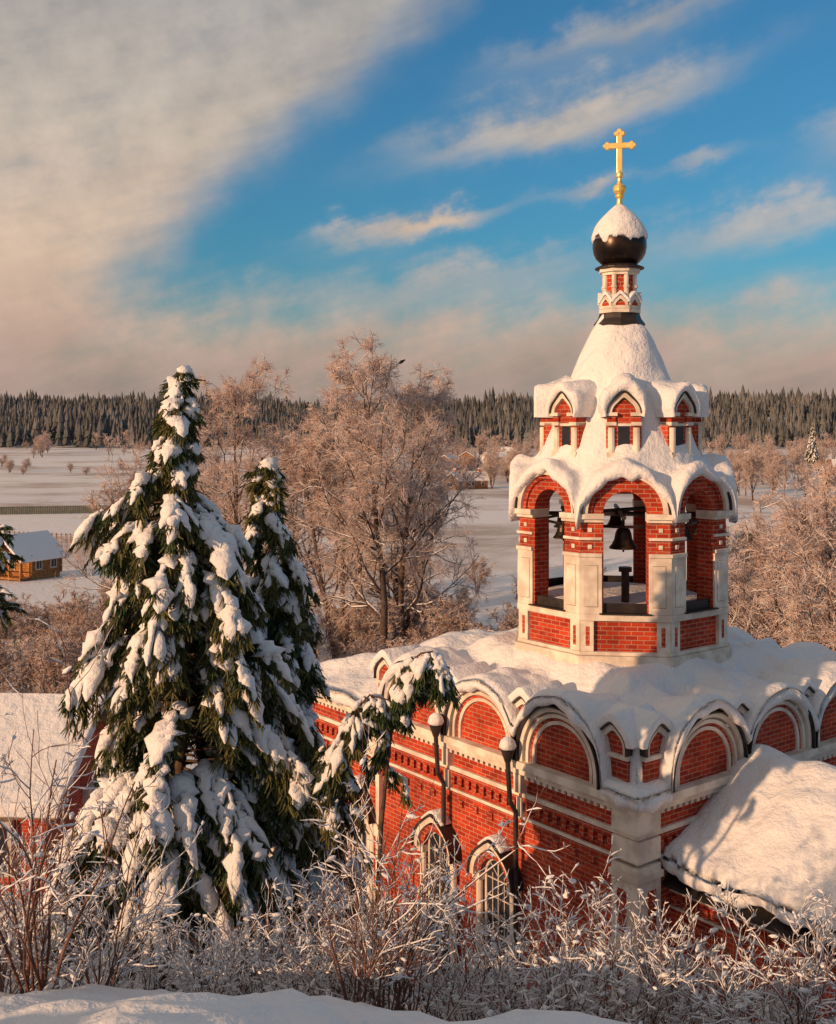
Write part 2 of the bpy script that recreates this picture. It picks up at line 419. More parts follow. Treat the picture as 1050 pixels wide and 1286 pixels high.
# annex
ax=MB(); ax.M=fr(*faces[1][:3])
A0,A1,AR=.95,5.65,3.3; AL=6.5
ax.mi=0
ax.box(A0,A1,-15,-8.45,.002,AL)
vs=[]
for c in (.003,AL-.05): vs+=[(A0+.02,-8.45,c),(A1-.02,-8.45,c),(AR,-6.95,c)]
ax.add(vs,[(0,1,2),(3,5,4),(0,3,4,1),(0,2,5,3),(1,4,5,2)])
ax.mi=2
for sg,ae in ((-1,A0-.27),(1,A1+.27)):
    vs=[]
    for c in (.005,AL+.2): vs+=[(AR,-6.86,c),(AR,-6.80,c),(ae,-8.50,c),(ae,-8.56,c)]
    ax.add(vs,[(0,1,2,3),(4,7,6,5),(0,4,5,1),(1,5,6,2),(2,6,7,3),(3,7,4,0)])
ax.mi=1
ax.box(A0-.06,A0,-8.70,-8.62,.005,AL); ax.box(A0-.05,A0,-9.02,-8.97,.005,AL)
ax.box(A0-.09,A0,-9.95,-9.85,.005,AL)
ax.mi=0
for i in range(int(AL/.24)): ax.box(A0-.07,A0,-8.95,-8.78,i*.24+.05,i*.24+.16)
ax.box(A0-.30,A0-.001,-15,-9.97,2.0,AL); ax.mi=1; ax.box(A0-.36,A0-.09,-9.965,-9.86,1.94,AL)
ax.obj('annex_walls',[M_brick,M_white,M_dark,M_glass],church)
def zx(X,Y):
    a=X+h
    d=np.abs(a-AR); d=np.sqrt(d*d+.06)-.2
    return -6.40-.655*d+nz(X,Y,.7,7)*.20+nz(X,Y,2.0,1)*.09
sheet('annex_roof_snow',-h+A0-.30,-h+A1+.30,-h-AL-.2,-h+.05,.08,zx,.24,church)
# ------------------------------------------------------------ belfry octagon
oc=MB(); A=2.28; T8=math.tan(math.radians(22.5)); HW=A*T8
def oframe(k,a=0.):
    t=math.radians(45*k); n=(math.cos(t),math.sin(t),0); return fr((n[0]*a,n[1]*a,0),(-n[1],n[0],0),n)
def octring(mb,a,z0,z1):
    R=a/math.cos(math.radians(22.5)); vs=[(R*math.cos(math.radians(22.5+45*i)),R*math.sin(math.radians(22.5+45*i)),z) for z in(z0,z1) for i in range(8)]
    M=mb.M; mb.M=Matrix.Identity(4)
    mb.add(vs,[list(range(8))[::-1],list(range(8,16))]+[(i,(i+1)%8,8+(i+1)%8,8+i) for i in range(8)]); mb.M=M
SP=-1.97
oc.mi=0; octring(oc,A-.06,-5.6,-4.22)
oc.mi=1; octring(oc,A+.12,-5.6,-4.98)
octring(oc,A+.05,-4.975,-4.90)
octring(oc,A+.06,-4.24,-4.10)
for k in range(8):
    oc.M=oframe(k,A)
    for sg in (-1,1):
        oc.mi=1
        x0,x1=sorted((sg*(HW-.28),sg*(HW+.0)))
        oc.box(x0,x1,-4.9,-4.24,-.2,.03)
        oc.mi=0; oc.box(sg*(HW-.15)-.045,sg*(HW-.15)+.045,-4.78,-4.36,0,.034); oc.mi=1
        x0,x1=sorted((sg*.46,sg*HW)); oc.mi=0
        oc.box(x0,x1,-4.1,SP,-.42,0)
        oc.mi=1
        x0,x1=sorted((sg*.49,sg*(HW+.025)))
        oc.box(x0,x1,-4.099,-2.88,-.40,.05)
        oc.mi=5; xa_,xb_=sorted((sg*.57,sg*(HW-.09))); oc.box(xa_,xb_,-3.95,-3.05,0,.054); oc.mi=1; xa_,xb_=sorted((sg*.582,sg*(HW-.102))); oc.box(xa_,xb_,-3.935,-3.065,0,.064)
        x0,x1=sorted((sg*.49,sg*(HW+.04))); oc.box(x0,x1,-2.88,-2.80,-.40,.09)
        oc.box(x0,x1,-2.52,-2.46,-.40,.07)
        x0,x1=sorted((sg*.45,sg*(HW+.05)))
        oc.box(x0,x1,-2.14,-2.07,-.44,.09); oc.box(x0-.0,x1,-2.07,SP+.02,-.44,.15)
        oc.box(sg*(HW-.2)-.045,sg*(HW-.2)+.045,-2.71,-2.62,0,.03)
        oc.box(sg*(HW-.2)-.045,sg*(HW-.2)+.045,-2.35,-2.26,0,.03)
    oc.mi=0; oc.band(0,SP+.02,.465,.70,-.44,0.0,n=24)
    oc.band(0,SP+.02,.70,.79,-.44,.05,n=24)
    oc.mi=1; oc.band(0,SP+.02,.79,.90,-.44,.13,n=24)
    oc.mi=2; oc.band(0,SP+.02,.90,.93,-.44,.19,n=24)
    oc.mi=2; oc.box(-.5,.5,-4.1,-3.88,-.12,-.06); oc.box(-.55,.55,-4.10,-4.07,-.5,.12)
    # dormers
    oc.M=oframe(k,1.84)
    oc.mi=0; oc.box(-.34,.34,-1.1,.18,-1.0,-.08)
    for sg in (-1,1):
        x0,x1=sorted((sg*.17,sg*.37))
        oc.mi=1; oc.box(x0,x1,-1.1,-.72,-.3,.02)
        xm=sg*.27
        oc.tube((xm,-.72,-.07),(xm,-.12,-.07),.075,n=10)
        oc.mi=0; oc.box(xm-.11,xm+.11,-.72,-.02,-.3,-.09)
        oc.mi=1; oc.box(xm-.11,xm+.11,-.08,0,-.3,.0); oc.box(xm-.11,xm+.11,-.74,-.66,-.3,.0)
        oc.mi=0; oc.box(xm-.09,xm+.09,.0,.13,-.3,-.02)
        oc.mi=1; oc.box(xm-.13,xm+.13,.13,.21,-.95,.05)
    oc.mi=3; oc.box(-.13,.13,-.66,-.08,-.2,-.075)
    oc.mi=0; oc.plate(0,.16,.27,-.95,-.03,peak=.25); 
    oc.mi=1; oc.band(0,.19,.26,.35,-.95,.04,peak=.30)
    oc.mi=2; oc.band(0,.19,.35,.375,-.95,.09,peak=.33)
    oc.mi=1; oc.box(-.16,.16,-.09,-.03,-.2,-.04)
oc.M=Matrix.Identity(4)
oc.mi=2; octring(oc,1.75,-1.08,-1.02)
oc.mi=1; octring(oc,A-.5,-4.12,-4.05)
oc.obj('belfry',[M_brick,M_white,M_dark,M_glass,M_win,M_grey],church,bevel=.008)
iv=MB(); iv.mi=0
iv.lathe([(1.95,-1.55),(1.85,-1.2),(1.2,-.9),(.2,-.8)],32); iv.obj('belfry_vault',[M_brick],church)
# tent snow
TR=[.36,.48,.68,.90,1.15,1.38,1.6,1.85,2.1,2.32,2.7]; TZ=[2.62,2.38,2.02,1.6,1.0,.45,-.12,-.72,-1.15,-1.50,-1.95]
nth=256; qs=np.concatenate([[0,.012,.03,.06],np.linspace(.09,1,60)])
th=np.arange(nth)*2*np.pi/nth; TH,Q=np.meshgrid(th,qs)
kk=np.round(TH/(np.pi/4)); dth=TH-kk*np.pi/4
edge=(A+.22)/np.cos(dth); R=edge*(1-Q)+.40*Q
def ztent(R,TH,dth):
    z=np.interp(R,TR,TZ)
    for k in range(8):
        a=R*np.sin(TH-k*np.pi/4); c=R*np.cos(TH-k*np.pi/4)
        q=1.0**2-a*a
        b=np.where((q>0)&(c>0),SP+.13+np.sqrt(np.maximum(q,0)),-6)-.10*np.clip(2.4-c,0,1.5)
        z=smax(z,b,13)
    return z
Zt=ztent(R,TH,dth); Xt=R*np.cos(TH);Yt=R*np.sin(TH)
Zt=Zt+nz(Xt*1,Yt+Zt*.6,1.3,3)*.17+nz(Xt,Yt+Zt,2.8,8)*.08
rim=np.clip(1-(edge-R)/.16,0,1); Zt=Zt-rim**2*.10
rows=[np.stack([Xt,Yt,Zt],-1)]
for dz,dr in ((.07,.035),(.15,.03),(.22,-.03),(.19,-.22)):
    wv_=nz(np.cos(th)*9,np.sin(th)*9,.55,2)+.5*nz(np.cos(th)*9,np.sin(th)*9,1.7,2)
    r=edge[0]+dr*(1+.6*wv_); zz=Zt[0]-dz*(1+.6*wv_)+nz(np.cos(th)*9,np.sin(th)*9,1,dz*5)*.03
    rows.insert(0,np.stack([r*np.cos(th),r*np.sin(th),zz],-1)[None])
V=np.concatenate(rows,0); nr=V.shape[0]
I=np.arange(nr-1)[:,None]*nth; i=np.arange(nth)[None,:]; j=(i+1)%nth
Fc=np.stack([I+i,I+j,I+nth+j,I+nth+i],-1).reshape(-1,4)
link(bpy.data.objects.new('tent_roof_snow',npmesh('tent_roof_snow',[(V,Fc,0)],[M_snow])),church)
dv=[];df=[];off=0
for k in range(8):
    M=oframe(k,1.84); rows=[]
    na=26; sd=k*3.1
    for (c,g) in ((.02,-.02),(.09,.05),(.14,.5),(.13,.75),(.07,.93),(-.06,1.05),(-.3,1.2),(-.6,1.35),(-1.0,1.3)):
        row=[]
        for i in range(na+1):
            t=math.radians(-10+200*i/na); pk=1+.30*math.exp(-((math.degrees(t)-90)/26)**2)
            th_=.21*g*(.35+.85*max(0,math.sin(t))**.8)*(1+.8*mnoise.noise((t*1.5,c*2,sd)))
            r=.375*pk; x=(r+th_)*math.cos(t); y=.19+(r+th_)*math.sin(t)
            row.append(tuple(M@Vector((x,y,c))))
        rows.append(row)
    n=na+1
    dv+=sum(rows,[])
    for a in range(len(rows)-1):
        for b in range(na): df.append((off+a*n+b,off+a*n+b+1,off+(a+1)*n+b+1,off+(a+1)*n+b))
    off+=len(rows)*n
link(bpy.data.objects.new('dormer_snow',npmesh('dormer_snow',[(np.array(dv),np.array(df),0)],[M_snow])),church)
# neck, drum, dome, cross
nk=MB()
nk.mi=2; nk.lathe([(.56,2.22),(.60,2.27),(.50,2.40),(.46,2.52),(.46,2.6)],8)
nk.mi=1; octring(nk,.47,2.52,2.62)
nk.mi=0; octring(nk,.33,2.6,3.5)
nk.mi=1
for k in range(8):
    nk.M=oframe(k,.45); nk.mi=1; nk.box(-.185,.185,2.60,2.68,-.12,.02)
    nk.band(0,2.68,.11,.175,-.12,.03,peak=.3); nk.mi=0; nk.plate(0,2.68,.11,-.12,0)
    nk.M=Matrix.Identity(4); t=math.radians(45*k+22.5); nk.mi=1
    nk.tube((.36*math.cos(t),.36*math.sin(t),2.85),(.36*math.cos(t),.36*math.sin(t),3.42),.055,n=8)
    nk.tube((.37*math.cos(t),.37*math.sin(t),3.1),(.37*math.cos(t),.37*math.sin(t),3.16),.07,n=8)
nk.mi=1; octring(nk,.40,2.86,2.94); octring(nk,.40,3.40,3.47); octring(nk,.46,3.47,3.54)
nk.mi=2; nk.lathe([(.50,3.54),(.57,3.56),(.57,3.59),(.40,3.66)],24)
nk.obj('dome_drum',[M_brick,M_white,M_dark],church,bevel=.005)
sn=MB()
for k in range(8):
    sn.M=oframe(k,.45); sn.band(0,2.70,.17,.235,-.14,.05,peak=.35,a0=15,a1=165)
sn.M=Matrix.Identity(4)
sn.obj('drum_snow',[M_snow],church,smooth=True,bevel=.015)
dm=MB()
dprof=[(.36,3.64),(.44,3.70),(.54,3.80),(.60,3.92),(.625,4.06),(.62,4.2),(.585,4.36),(.52,4.5),(.43,4.63),(.33,4.74),(.22,4.85),(.12,4.96),(.05,5.06)]
dm.lathe(dprof,48); dm.obj('onion_dome',[M_dome],church,smooth=True)
ds=MB()
sp_=[(.622,4.25),(.645,4.27),(.655,4.32),(.63,4.42),(.57,4.55),(.49,4.67),(.385,4.79),(.275,4.90),(.165,5.0),(.08,5.07)]
def fnd(r,z,t,j):
    if j<4: z=z-.03+.14*mnoise.noise((math.cos(t)*2.5,math.sin(t)*2.5,1))*(4-j)/3+.10*mnoise.noise((math.cos(t)*7,math.sin(t)*7,1))*(4-j)/3
    return r*(1+.02*mnoise.noise((math.cos(t)*3,math.sin(t)*3,z*3))),z
ds.lathe(sp_,72,fn=fnd); ds.obj('dome_snow',[M_snow],church,smooth=True)
cr=MB()
cr.mi=0; cr.lathe([(.085,5.0),(.07,5.1),(.06,5.2),(.10,5.24),(.11,5.27),(.08,5.3),(.11,5.33),(.145,5.38),(.155,5.44),(.135,5.5),(.07,5.55),(.05,5.62),(.05,5.68),(.08,5.72),(.085,5.78),(.06,5.84),(.05,5.88)],20)
cr.M=Matrix.Rotation(math.radians(-37.8-12),4,'Z')
cr.add([(x,y,z) for x in(-.065,.065) for y in(-.045,.045) for z in(5.8,6.72)],BF)
cr.add([(x,y,z) for x in(-.29,.29) for y in(-.05,.05) for z in(6.375,6.505)],BF)
def lobe(a_,c_,rr):
    Mx=cr.M.copy(); cr.M=Mx@Matrix.Translation((a_,.055,c_))@Matrix.Rotation(math.radians(90),4,'X'); cr.lathe([(rr*.7,0),(rr,.015),(rr,.095),(rr*.7,.11)],14); cr.M=Mx
for sg in (-1,1):
    lobe(sg*.28,6.485,.055); lobe(sg*.28,6.395,.055); lobe(sg*.33,6.44,.055)
lobe(0,6.78,.065); lobe(-.07,6.72,.06); lobe(.07,6.72,.06)
cr.obj('gilded_cross',[M_gold],church,bevel=.01)
# bells
bl=MB()
bprof=[(.02,.36),(.08,.36),(.13,.33),(.16,.25),(.18,.14),(.23,.04),(.28,-.02),(.28,-.05),(.22,-.05)]
def bell(x,y,z,s):
    bl.M=Matrix.Translation((x,y,z))@Matrix.Scale(s,4); bl.mi=0; bl.lathe(bprof,24); bl.tube((0,0,.36),(0,0,.6),.03); bl.tube((0,0,.1),(0,0,-.12),.02); bl.M=Matrix.Identity(4)
dF=Vector((math.cos(math.radians(225)),math.sin(math.radians(225)),0)); sF=Vector((-dF.y,dF.x,0))
p=dF*1.55; bell(p.x,p.y,-2.72,1.1)
for k in (4,6,3,7,0,1,2):
    t=math.radians(45*k); bell(1.85*math.cos(t),1.85*math.sin(t),-2.55,.8)
bl.mi=1
for k in range(4):
    t=math.radians(45*k); bl.tube((1.88*math.cos(t),1.88*math.sin(t),-2.05-.03*k),(-1.88*math.cos(t),-1.88*math.sin(t),-2.05-.03*k),.05,n=6)
for k in range(8):
    t=math.radians(45*k);t2=math.radians(45*k+45); bl.tube((1.85*math.cos(t),1.85*math.sin(t),-2.28),(1.85*math.cos(t2),1.85*math.sin(t2),-2.28),.035,n=6)
q=dF*1.4+sF*.05; bl.tube((q.x,q.y,-4.05),(q.x,q.y,-3.3),.09,n=10); bl.tube((q.x,q.y,-3.3),(q.x,q.y,-3.2),.15,n=10)
bl.obj('bells',[M_bell,M_dark],church,smooth=False)
bs=MB()
bs.lathe([(1.9,-4.05),(1.8,-3.99),(1.0,-3.95),(.01,-3.93)],32)
bs.obj('belfry_floor_snow',[M_snow],church,smooth=True)
# ------------------------------------------------------------ conifers
def conifer_parts(fs,fd,fl,fw,ndl=60,blade=.15,bend=-.16,sprob=.86):
    K=6
    P=grow(fs,fd,fl,K,.12,bend)
    prof=np.array([.35,.85,1.05,1.0,.9,.65,.12])
    R=fw[:,None]*prof[None,:]*(1+.33*rng.normal(size=(len(fs),K+1))).clip(.3,1.7)
    m=rng.random(len(fs))<sprob
    Vs,Fs=tubes(P[m],R[m],8,1.1,.62,.15)
    P2=P-np.array([0,0,1.])*(R*.45)[...,None]
    n=len(fs); t=rng.random((n,ndl))*(K-.01)*1.0; k=t.astype(int); f=(t-k)[...,None]; I=np.arange(n)[:,None]
    st=P2[I,k]*(1-f)+P2[I,k+1]*f; T=nrm(P2[I,k+1]-P2[I,k])
    rr=(R[I,k]*(1-f[...,0])+R[I,k+1]*f[...,0])
    side=nrm(np.cross(T,np.array([0,0,1.])))
    sgn=rng.choice([-1,1],size=(n,ndl,1))
    st=st+side*sgn*(rr*rng.random((n,ndl)))[...,None]*1.0
    d=nrm(T*.7+side*sgn*rng.random((n,ndl,1))*1.0+np.array([0,0,-1.])*(.2+.9*rng.random((n,ndl,1)))+rng.normal(size=st.shape)*.22)
    ln=blade*(.5+.8*rng.random((n,ndl,1))); e_=st+d*ln
    wv=nrm(np.cross(d,rng.normal(size=d.shape)))*blade*.10
    V=np.stack([st-wv,st+wv,e_+wv*.4,e_-wv*.4],axis=2).reshape(-1,3)
    Fn=np.arange(len(V)).reshape(-1,4)
    return [(Vs,Fs,0),(V,Fn,1)]
def spruce(H,prof,dens=1.,seed=1,wf=1.):
    global rng
    rng=np.random.default_rng(seed)
    fs=[];fd=[];fl=[];fw=[];bs_=[]
    z=.25
    axis=lambda z: np.array([.12*math.sin(z*1.1+seed),.08*math.cos(z*.9+seed),0])
    ph=0
    while z<H-.05:
        rad=np.interp(z/H,prof[0],prof[1])
        nb=max(3,int((3.8+rad*3.2)*dens)); ph+=1.1+rng.random()
        for i in range(nb):
            if rng.random()<.10: continue
            az=ph+6.283*i/nb+rng.normal()*.3; r=rad*(.58+.60*rng.random())*(1+.12*math.sin(3*az+z*.8))
            out=np.array([math.cos(az),math.sin(az),0.])
            b0=axis(z)+np.array([0,0,z+rng.normal()*.12]); dr=.50+.35*rng.random()
            nseg=6; pts=[b0]
            for s_ in range(nseg):
                tt=(s_+1)/nseg
                pts.append(b0+out*r*tt*(1-.14*tt*tt)+np.array([0,0,r*(.20*tt-dr*tt*tt)]))
            pts=np.array(pts); bs_.append(pts)
            nf=max(2,int(3+r*3.8))
            for q in range(nf):
                tt=.30+.70*(q+rng.random())/nf; x=tt*nseg*.999; k=int(x); p=pts[k]*(1-(x-k))+pts[k+1]*(x-k)
                T=pts[k+1]-pts[k]; T/=np.linalg.norm(T)
                sd=np.array([-out[1],out[0],0])*rng.choice([-1,1])*(.2+.8*rng.random())
                dd=T*.9+sd*.75*(1.2-tt*.4)+np.array([0,0,-.25])
                if q==nf-1: dd=T+np.array([0,0,-.3]); p=pts[-2]
                fs.append(p+np.array([0,0,.03])); fd.append(dd); fl.append((.26+.36*rng.random())*(.55+.5*min(r,1.3))); fw.append(wf*(.046+.066*rng.random()**1.2)*(.78+.3*min(r,1.3)))
        z+=.24+.13*rng.random()
    for i in range(16):
        az=rng.random()*6.28; zz=H-.85*rng.random()
        fs.append(axis(zz)+np.array([0,0,zz])); fd.append([math.cos(az),math.sin(az),.2]); fl.append(.24); fw.append(.08)
    fs=np.array(fs);fd=np.array(fd);fl=np.array(fl);fw=np.array(fw)
    parts=conifer_parts(fs,fd,fl,fw)
    B=np.array(bs_)
    Vb,Fb=tubes(B,np.linspace(.022,.006,7)[None,:]*np.ones((len(B),1)),4)
    parts.append((Vb,Fb,2))
    m=rng.random(len(fs))<.85
    pr=conifer_parts(fs[m]*np.array([.88,.88,1])-np.array([0,0,.14]),fd[m]+np.array([0,0,-.5]),fl[m]*1.1,fw[m]*.4,ndl=45,sprob=.0)
    parts.append((pr[1][0],pr[1][1],1))
    zt=np.linspace(-.8,H,14); TP=np.array([axis(max(a,0))+np.array([0,0,a]) for a in zt])[None]
    Vt,Ft=tubes(TP,np.linspace(.13*H/8.5,.015,14)[None,:],10); parts.append((Vt,Ft,2))
    return npmesh('snowy_spruce',[p for p in parts if len(p[1])],[M_snow,M_needle,M_trunk])
def place(name,me,loc,rz=0,s=1.,parent=None):
    o=bpy.data.objects.new(name,me); o.location=loc; o.rotation_euler=(0,0,rz); o.scale=(s,s,s) if not isinstance(s,tuple) else s
    return link(o,parent)
profA=([0,.08,.25,.42,.58,.70,.78,.82,.85,.93,1.0],[2.0,2.25,2.1,1.9,1.6,1.3,1.05,.82,.40,.28,.12])
sA=spruce(9.0,profA,1.0,3,1.12)
d=15.6; place('snowy_spruce',sA,((226-525)/F*d-.02,d,-8.25),.6)
profB=([0,.2,.45,.7,.86,.93,1.0],[1.55,1.45,1.2,.8,.42,.28,.08])
sB=spruce(7.7,profB,.95,8,1.15)
d=17.3; place('snowy_spruce',sB,((336-525)/F*d,d,-8.25))
def bent():
    global rng; rng=np.random.default_rng(21)
    d=15.5; fs=[];fd=[];fl=[];fw=[];stems=[]
    def stalk(pts,n,ln,t0):
        P=np.array([list(px(u,v,d+dd)) for u,v,dd in pts]); 
        t=np.linspace(0,len(P)-1,12); Q=np.array([[np.interp(a,range(len(P)),P[:,c]) for c in range(3)] for a in t]); stems.append(Q)
        for i in range(n):
            a=len(Q)*(t0+(.99-t0)*rng.random())-1.001; a=max(a,0); k=int(a); p=Q[k]*(1-(a-k))+Q[min(k+1,11)]*(a-k)
            az=rng.random()*6.28
            o=np.array([math.cos(az),math.sin(az)*.8,0]); r=.05+.30*rng.random()*(1.2-.5*a/11)
            fs.append(p+o*r*.4+np.array([0,0,-.15*r])); fd.append(o*.8+np.array([0,0,-.25-.6*rng.random()])); fl.append(ln*(.5+.7*rng.random())); fw.append(.05+.05*rng.random())
    stalk([(470,1190,0),(478,1050,0),(488,940,.1),(500,870,0),(520,822,0),(545,818,-.1),(558,850,-.1)],58,.42,.35)
    stalk([(450,1190,0),(436,1080,0),(424,980,0),(436,910,0),(462,872,0),(490,880,-.1)],60,.42,.32)
    stalk([(460,1190,0),(440,1100,.2),(415,1020,.2),(408,960,.2),(412,930,.1)],30,.38,.45)
    parts=conifer_parts(np.array(fs),np.array(fd),np.array(fl),np.array(fw),ndl=90,bend=-.3,sprob=.85)
    Vb,Fb=tubes(np.array(stems),np.linspace(.035,.010,12)[None,:]*np.ones((3,1)),6); parts.append((Vb,Fb,2))
    V0=px(455,1190,d); parts=[(np.asarray(a)-np.array(V0),b,c) for a,b,c in parts]
    me=npmesh('snow_bent_pine_sapling',parts,[M_snow,M_needle,M_trunk]); place('snow_bent_pine_sapling',me,V0)
bent()
def pine(u,d,Ht,seed):
    global rng; rng=np.random.default_rng(seed)
    x=(u-525)/F*d; z0=gz(x,d)
    st=np.array([[0,0,-.5]]); P0=grow(st,np.array([[0,0,1.]]),np.array([Ht]),12,.03,.03); R0=taper(np.array([.16]),12,.3)
    parts=[]; V,Fc=tubes(P0,R0,8); parts.append((V,Fc,2))
    n=26; a=rng.random(n)*6.28; tt=.72+.27*rng.random(n); k=(tt*11.9).astype(int); s=P0[0][k]
    P1=grow(s,np.stack([np.cos(a),np.sin(a),np.full(n,.15)],-1),Ht*.14*(.6+.6*rng.random(n)),6,.1,-.04); R1=taper(np.full(n,.05),6,.3); V,Fc=tubes(P1,R1,5); parts.append((V,Fc,2))
    f,dd,l,r=spawn(P1,R1,14,.35,.8,.3,Ht*.14*np.ones(n))
    parts+=conifer_parts(f,dd,.5+.4*rng.random(len(f)),.07+.06*rng.random(len(f)),ndl=60,blade=.26,sprob=.6)
    place('snowy_pine',npmesh('snowy_pine',parts,[M_snow,M_needle,M_trunk]),(x,d,z0))
pine(-42,42,12.8,5)
# ------------------------------------------------------------ bare trees
def bare_tree(H,seed,wide=1.,n1=16,n3=7,n4=6,tw=.02,mats=None,forks=1,snow=True,n2=8):
    global rng; rng=np.random.default_rng(seed)
    st=np.zeros((forks,3)); st[:,2]=-.5
    d0=np.array([[0,0,1.]]*forks)+rng.normal(size=(forks,3))*(.0 if forks==1 else .16)
    P0=grow(st,d0,np.full(forks,H*.93),10,.05,.05); R0=taper(np.full(forks,H*.0135),10,.12)
    parts=[]; V,Fc=tubes(P0,R0,8); parts.append((V,Fc,0))
    s,dv_,l,r=spawn(P0,R0,n1,.22,.85,.36*wide,np.full(forks,H),.55,.8)
    P1=grow(s,dv_,l,7,.13,.09); R1=taper(r,7,.3); V,Fc=tubes(P1,R1,5); parts.append((V,Fc,0))
    s,dv_,l,r=spawn(P1,R1,n2,.15,.8,.45,l,.55)
    P2=grow(s,dv_,l,5,.18,.03); R2=taper(np.maximum(r,tw*.9),5,.5); V,Fc=tubes(P2,R2,4); parts.append((V,Fc,0))
    s,dv_,l,r=spawn(P2,R2,n3,.1,.8,.5,l,.6)
    P3=grow(s,dv_,l,4,.2,-.03); R3=taper(np.maximum(r,tw*.75),4,.6); V,Fc=tubes(P3,R3,3); parts.append((V,Fc,1))
    s,dv_,l,r=spawn(P3,R3,n4,.1,.7,.65,l,.6)
    P4=grow(s,dv_,np.maximum(l,H*.02),2,.2,-.12); R4=taper(np.maximum(r*0,tw*.5),2,.6); V,Fc=tubes(P4,R4,3); parts.append((V,Fc,1))
    if snow:
        for P,R,pr in ((P1,R1,.9),(P2,R2,.75)):
            Q,Rs=snowlay(P,R,pr,.75,.014); V,Fc=tubes(Q,Rs,5); parts.append((V,Fc,2))
    return npmesh('bare_tree',parts,mats or [M_bark,M_twig,M_snow]),P4[:,-1]
tA,tipA=bare_tree(24,5,1.0,26,8,7,.028)
tB,_=bare_tree(22,9,.95,19,8,6,.030,forks=2,n2=7)
tC,_=bare_tree(18,14,1.2,14,7,6,.030,forks=3,n2=7)
def pl(me,u,d,rz,s,name='bare_tree',dz=0):
    x=(u-525)/F*d; return place(name,me,(x,d,gz(x,d)+dz),rz,s)
pl(tA,484,75,1.0,.95); pl(tA,505,80,3.6,.90); pl(tB,425,84,.3,.90); pl(tA,305,88,2.5,.95); pl(tC,190,95,.5,.85); pl(tC,262,112,2,.95); pl(tB,455,100,2.2,.98); pl(tC,360,95,3.,.9); pl(tC,500,88,4.3,.85)
pl(tC,985,48,.4,.72,dz=-2); pl(tC,1050,42,2.4,.72,dz=-2); pl(tB,1095,50,1.2,.7,dz=-1); pl(tC,1015,66,5,.68); pl(tC,1070,75,3.3,.7);pl(tC,940,60,1.3,.45)
shrubs=[]
for k in range(3):
    me,_=bare_tree(6,40+k,1.5,8,5,4,.030,mats=[M_bark,M_shrubtwig,M_snow],forks=5,snow=(k==0),n2=6); shrubs.append(me)
def thicket(name,reg,n,s0,s1,seed):
    r=random.Random(seed); e=empty(name)
    for i in range(n):
        d=math.exp(r.uniform(math.log(reg[2]),math.log(reg[3]))); u=r.uniform(reg[0],reg[1]); x=(u-525)/F*d
        place('shrub',shrubs[r.randrange(3)],(x,d,gz(x,d)-.3),r.random()*6.28,r.uniform(s0,s1),e)
thicket('shrub_thicket',(-80,200,60,105),40,.4,.9,1)
thicket('shrub_thicket',(200,700,60,105),80,.4,.95,2)
thicket('shrub_thicket',(900,1200,48,140),80,.5,1.0,3)
thicket('shrub_thicket',(560,760,112,130),8,.4,.7,4)
thicket('hedgerow',(525,665,350,440),26,.5,1.2,6)
thicket('hedgerow',(-20,200,400,560),12,.5,.9,7)
e=empty('distant_tree_belt'); r_=random.Random(5)
for i in range(240):
    c=r_.random()
    if c<.55: d=r_.uniform(440,760); u=r_.uniform(520,1100)
    elif c<.75: d=r_.uniform(600,770); u=r_.uniform(-50,560)
    else: d=r_.uniform(280,420); u=r_.choice([r_.uniform(615,660),r_.uniform(920,1080)])
    if d<560 and 530<u<648 and r_.random()<.6: continue
    x=(u-525)/F*d; place('tree',r_.choice([tC,tC,tB]),(x,d,gz(x,d)),r_.random()*6,r_.uniform(.3,.65),e)
def forest(n,ymin,ymax,seed):
    r=np.random.default_rng(seed)
    y=r.uniform(ymin,ymax,n); x=r.uniform(-.62,.62,n)*y
    z=Hb(x,y); h_=r.uniform(9,17,n)*(1+.18*np.sin(x*.02)+.12*np.sin(x*.071+1))*np.where(r.random(n)<.12,1.35,1); rad=h_*r.uniform(.13,.23,n)
    Vs=[];Fs=[];off=0; ns=6
    for (zb,zt,rr) in ((.08,.5,1.),(.32,.75,.75),(.58,1.,.5)):
        ang=np.arange(ns)*2*np.pi/ns
        a=ang[None,:]+r.random((n,1))*6; jr=rad[:,None]*rr*(.75+.5*r.random((n,ns)))
        bx=x[:,None]+jr*np.cos(a); by=y[:,None]+jr*np.sin(a); bz=(z+h_*zb)[:,None]+r.normal(size=(n,ns))*.5
        V=np.concatenate([np.stack([bx,by,bz],-1),np.stack([x,y,z+h_*zt],-1)[:,None,:]],1)
        i=np.arange(ns); f=np.stack([i,(i+1)%ns,np.full(ns,ns)],-1)[None]+(np.arange(n)*(ns+1))[:,None,None]
        Vs.append(V.reshape(-1,3)); Fs.append(f.reshape(-1,3)+off); off+=n*(ns+1)
    return np.concatenate(Vs),np.concatenate(Fs)
V,Fc=forest(12000,770,1330,3)
link(bpy.data.objects.new('distant_forest',npmesh('distant_forest',[(V,Fc,0)],[M_forest],smooth=False)))
x=(1020-525)/F*150; place('snowy_spruce',sB,(x,150,-5.0),0,.62)
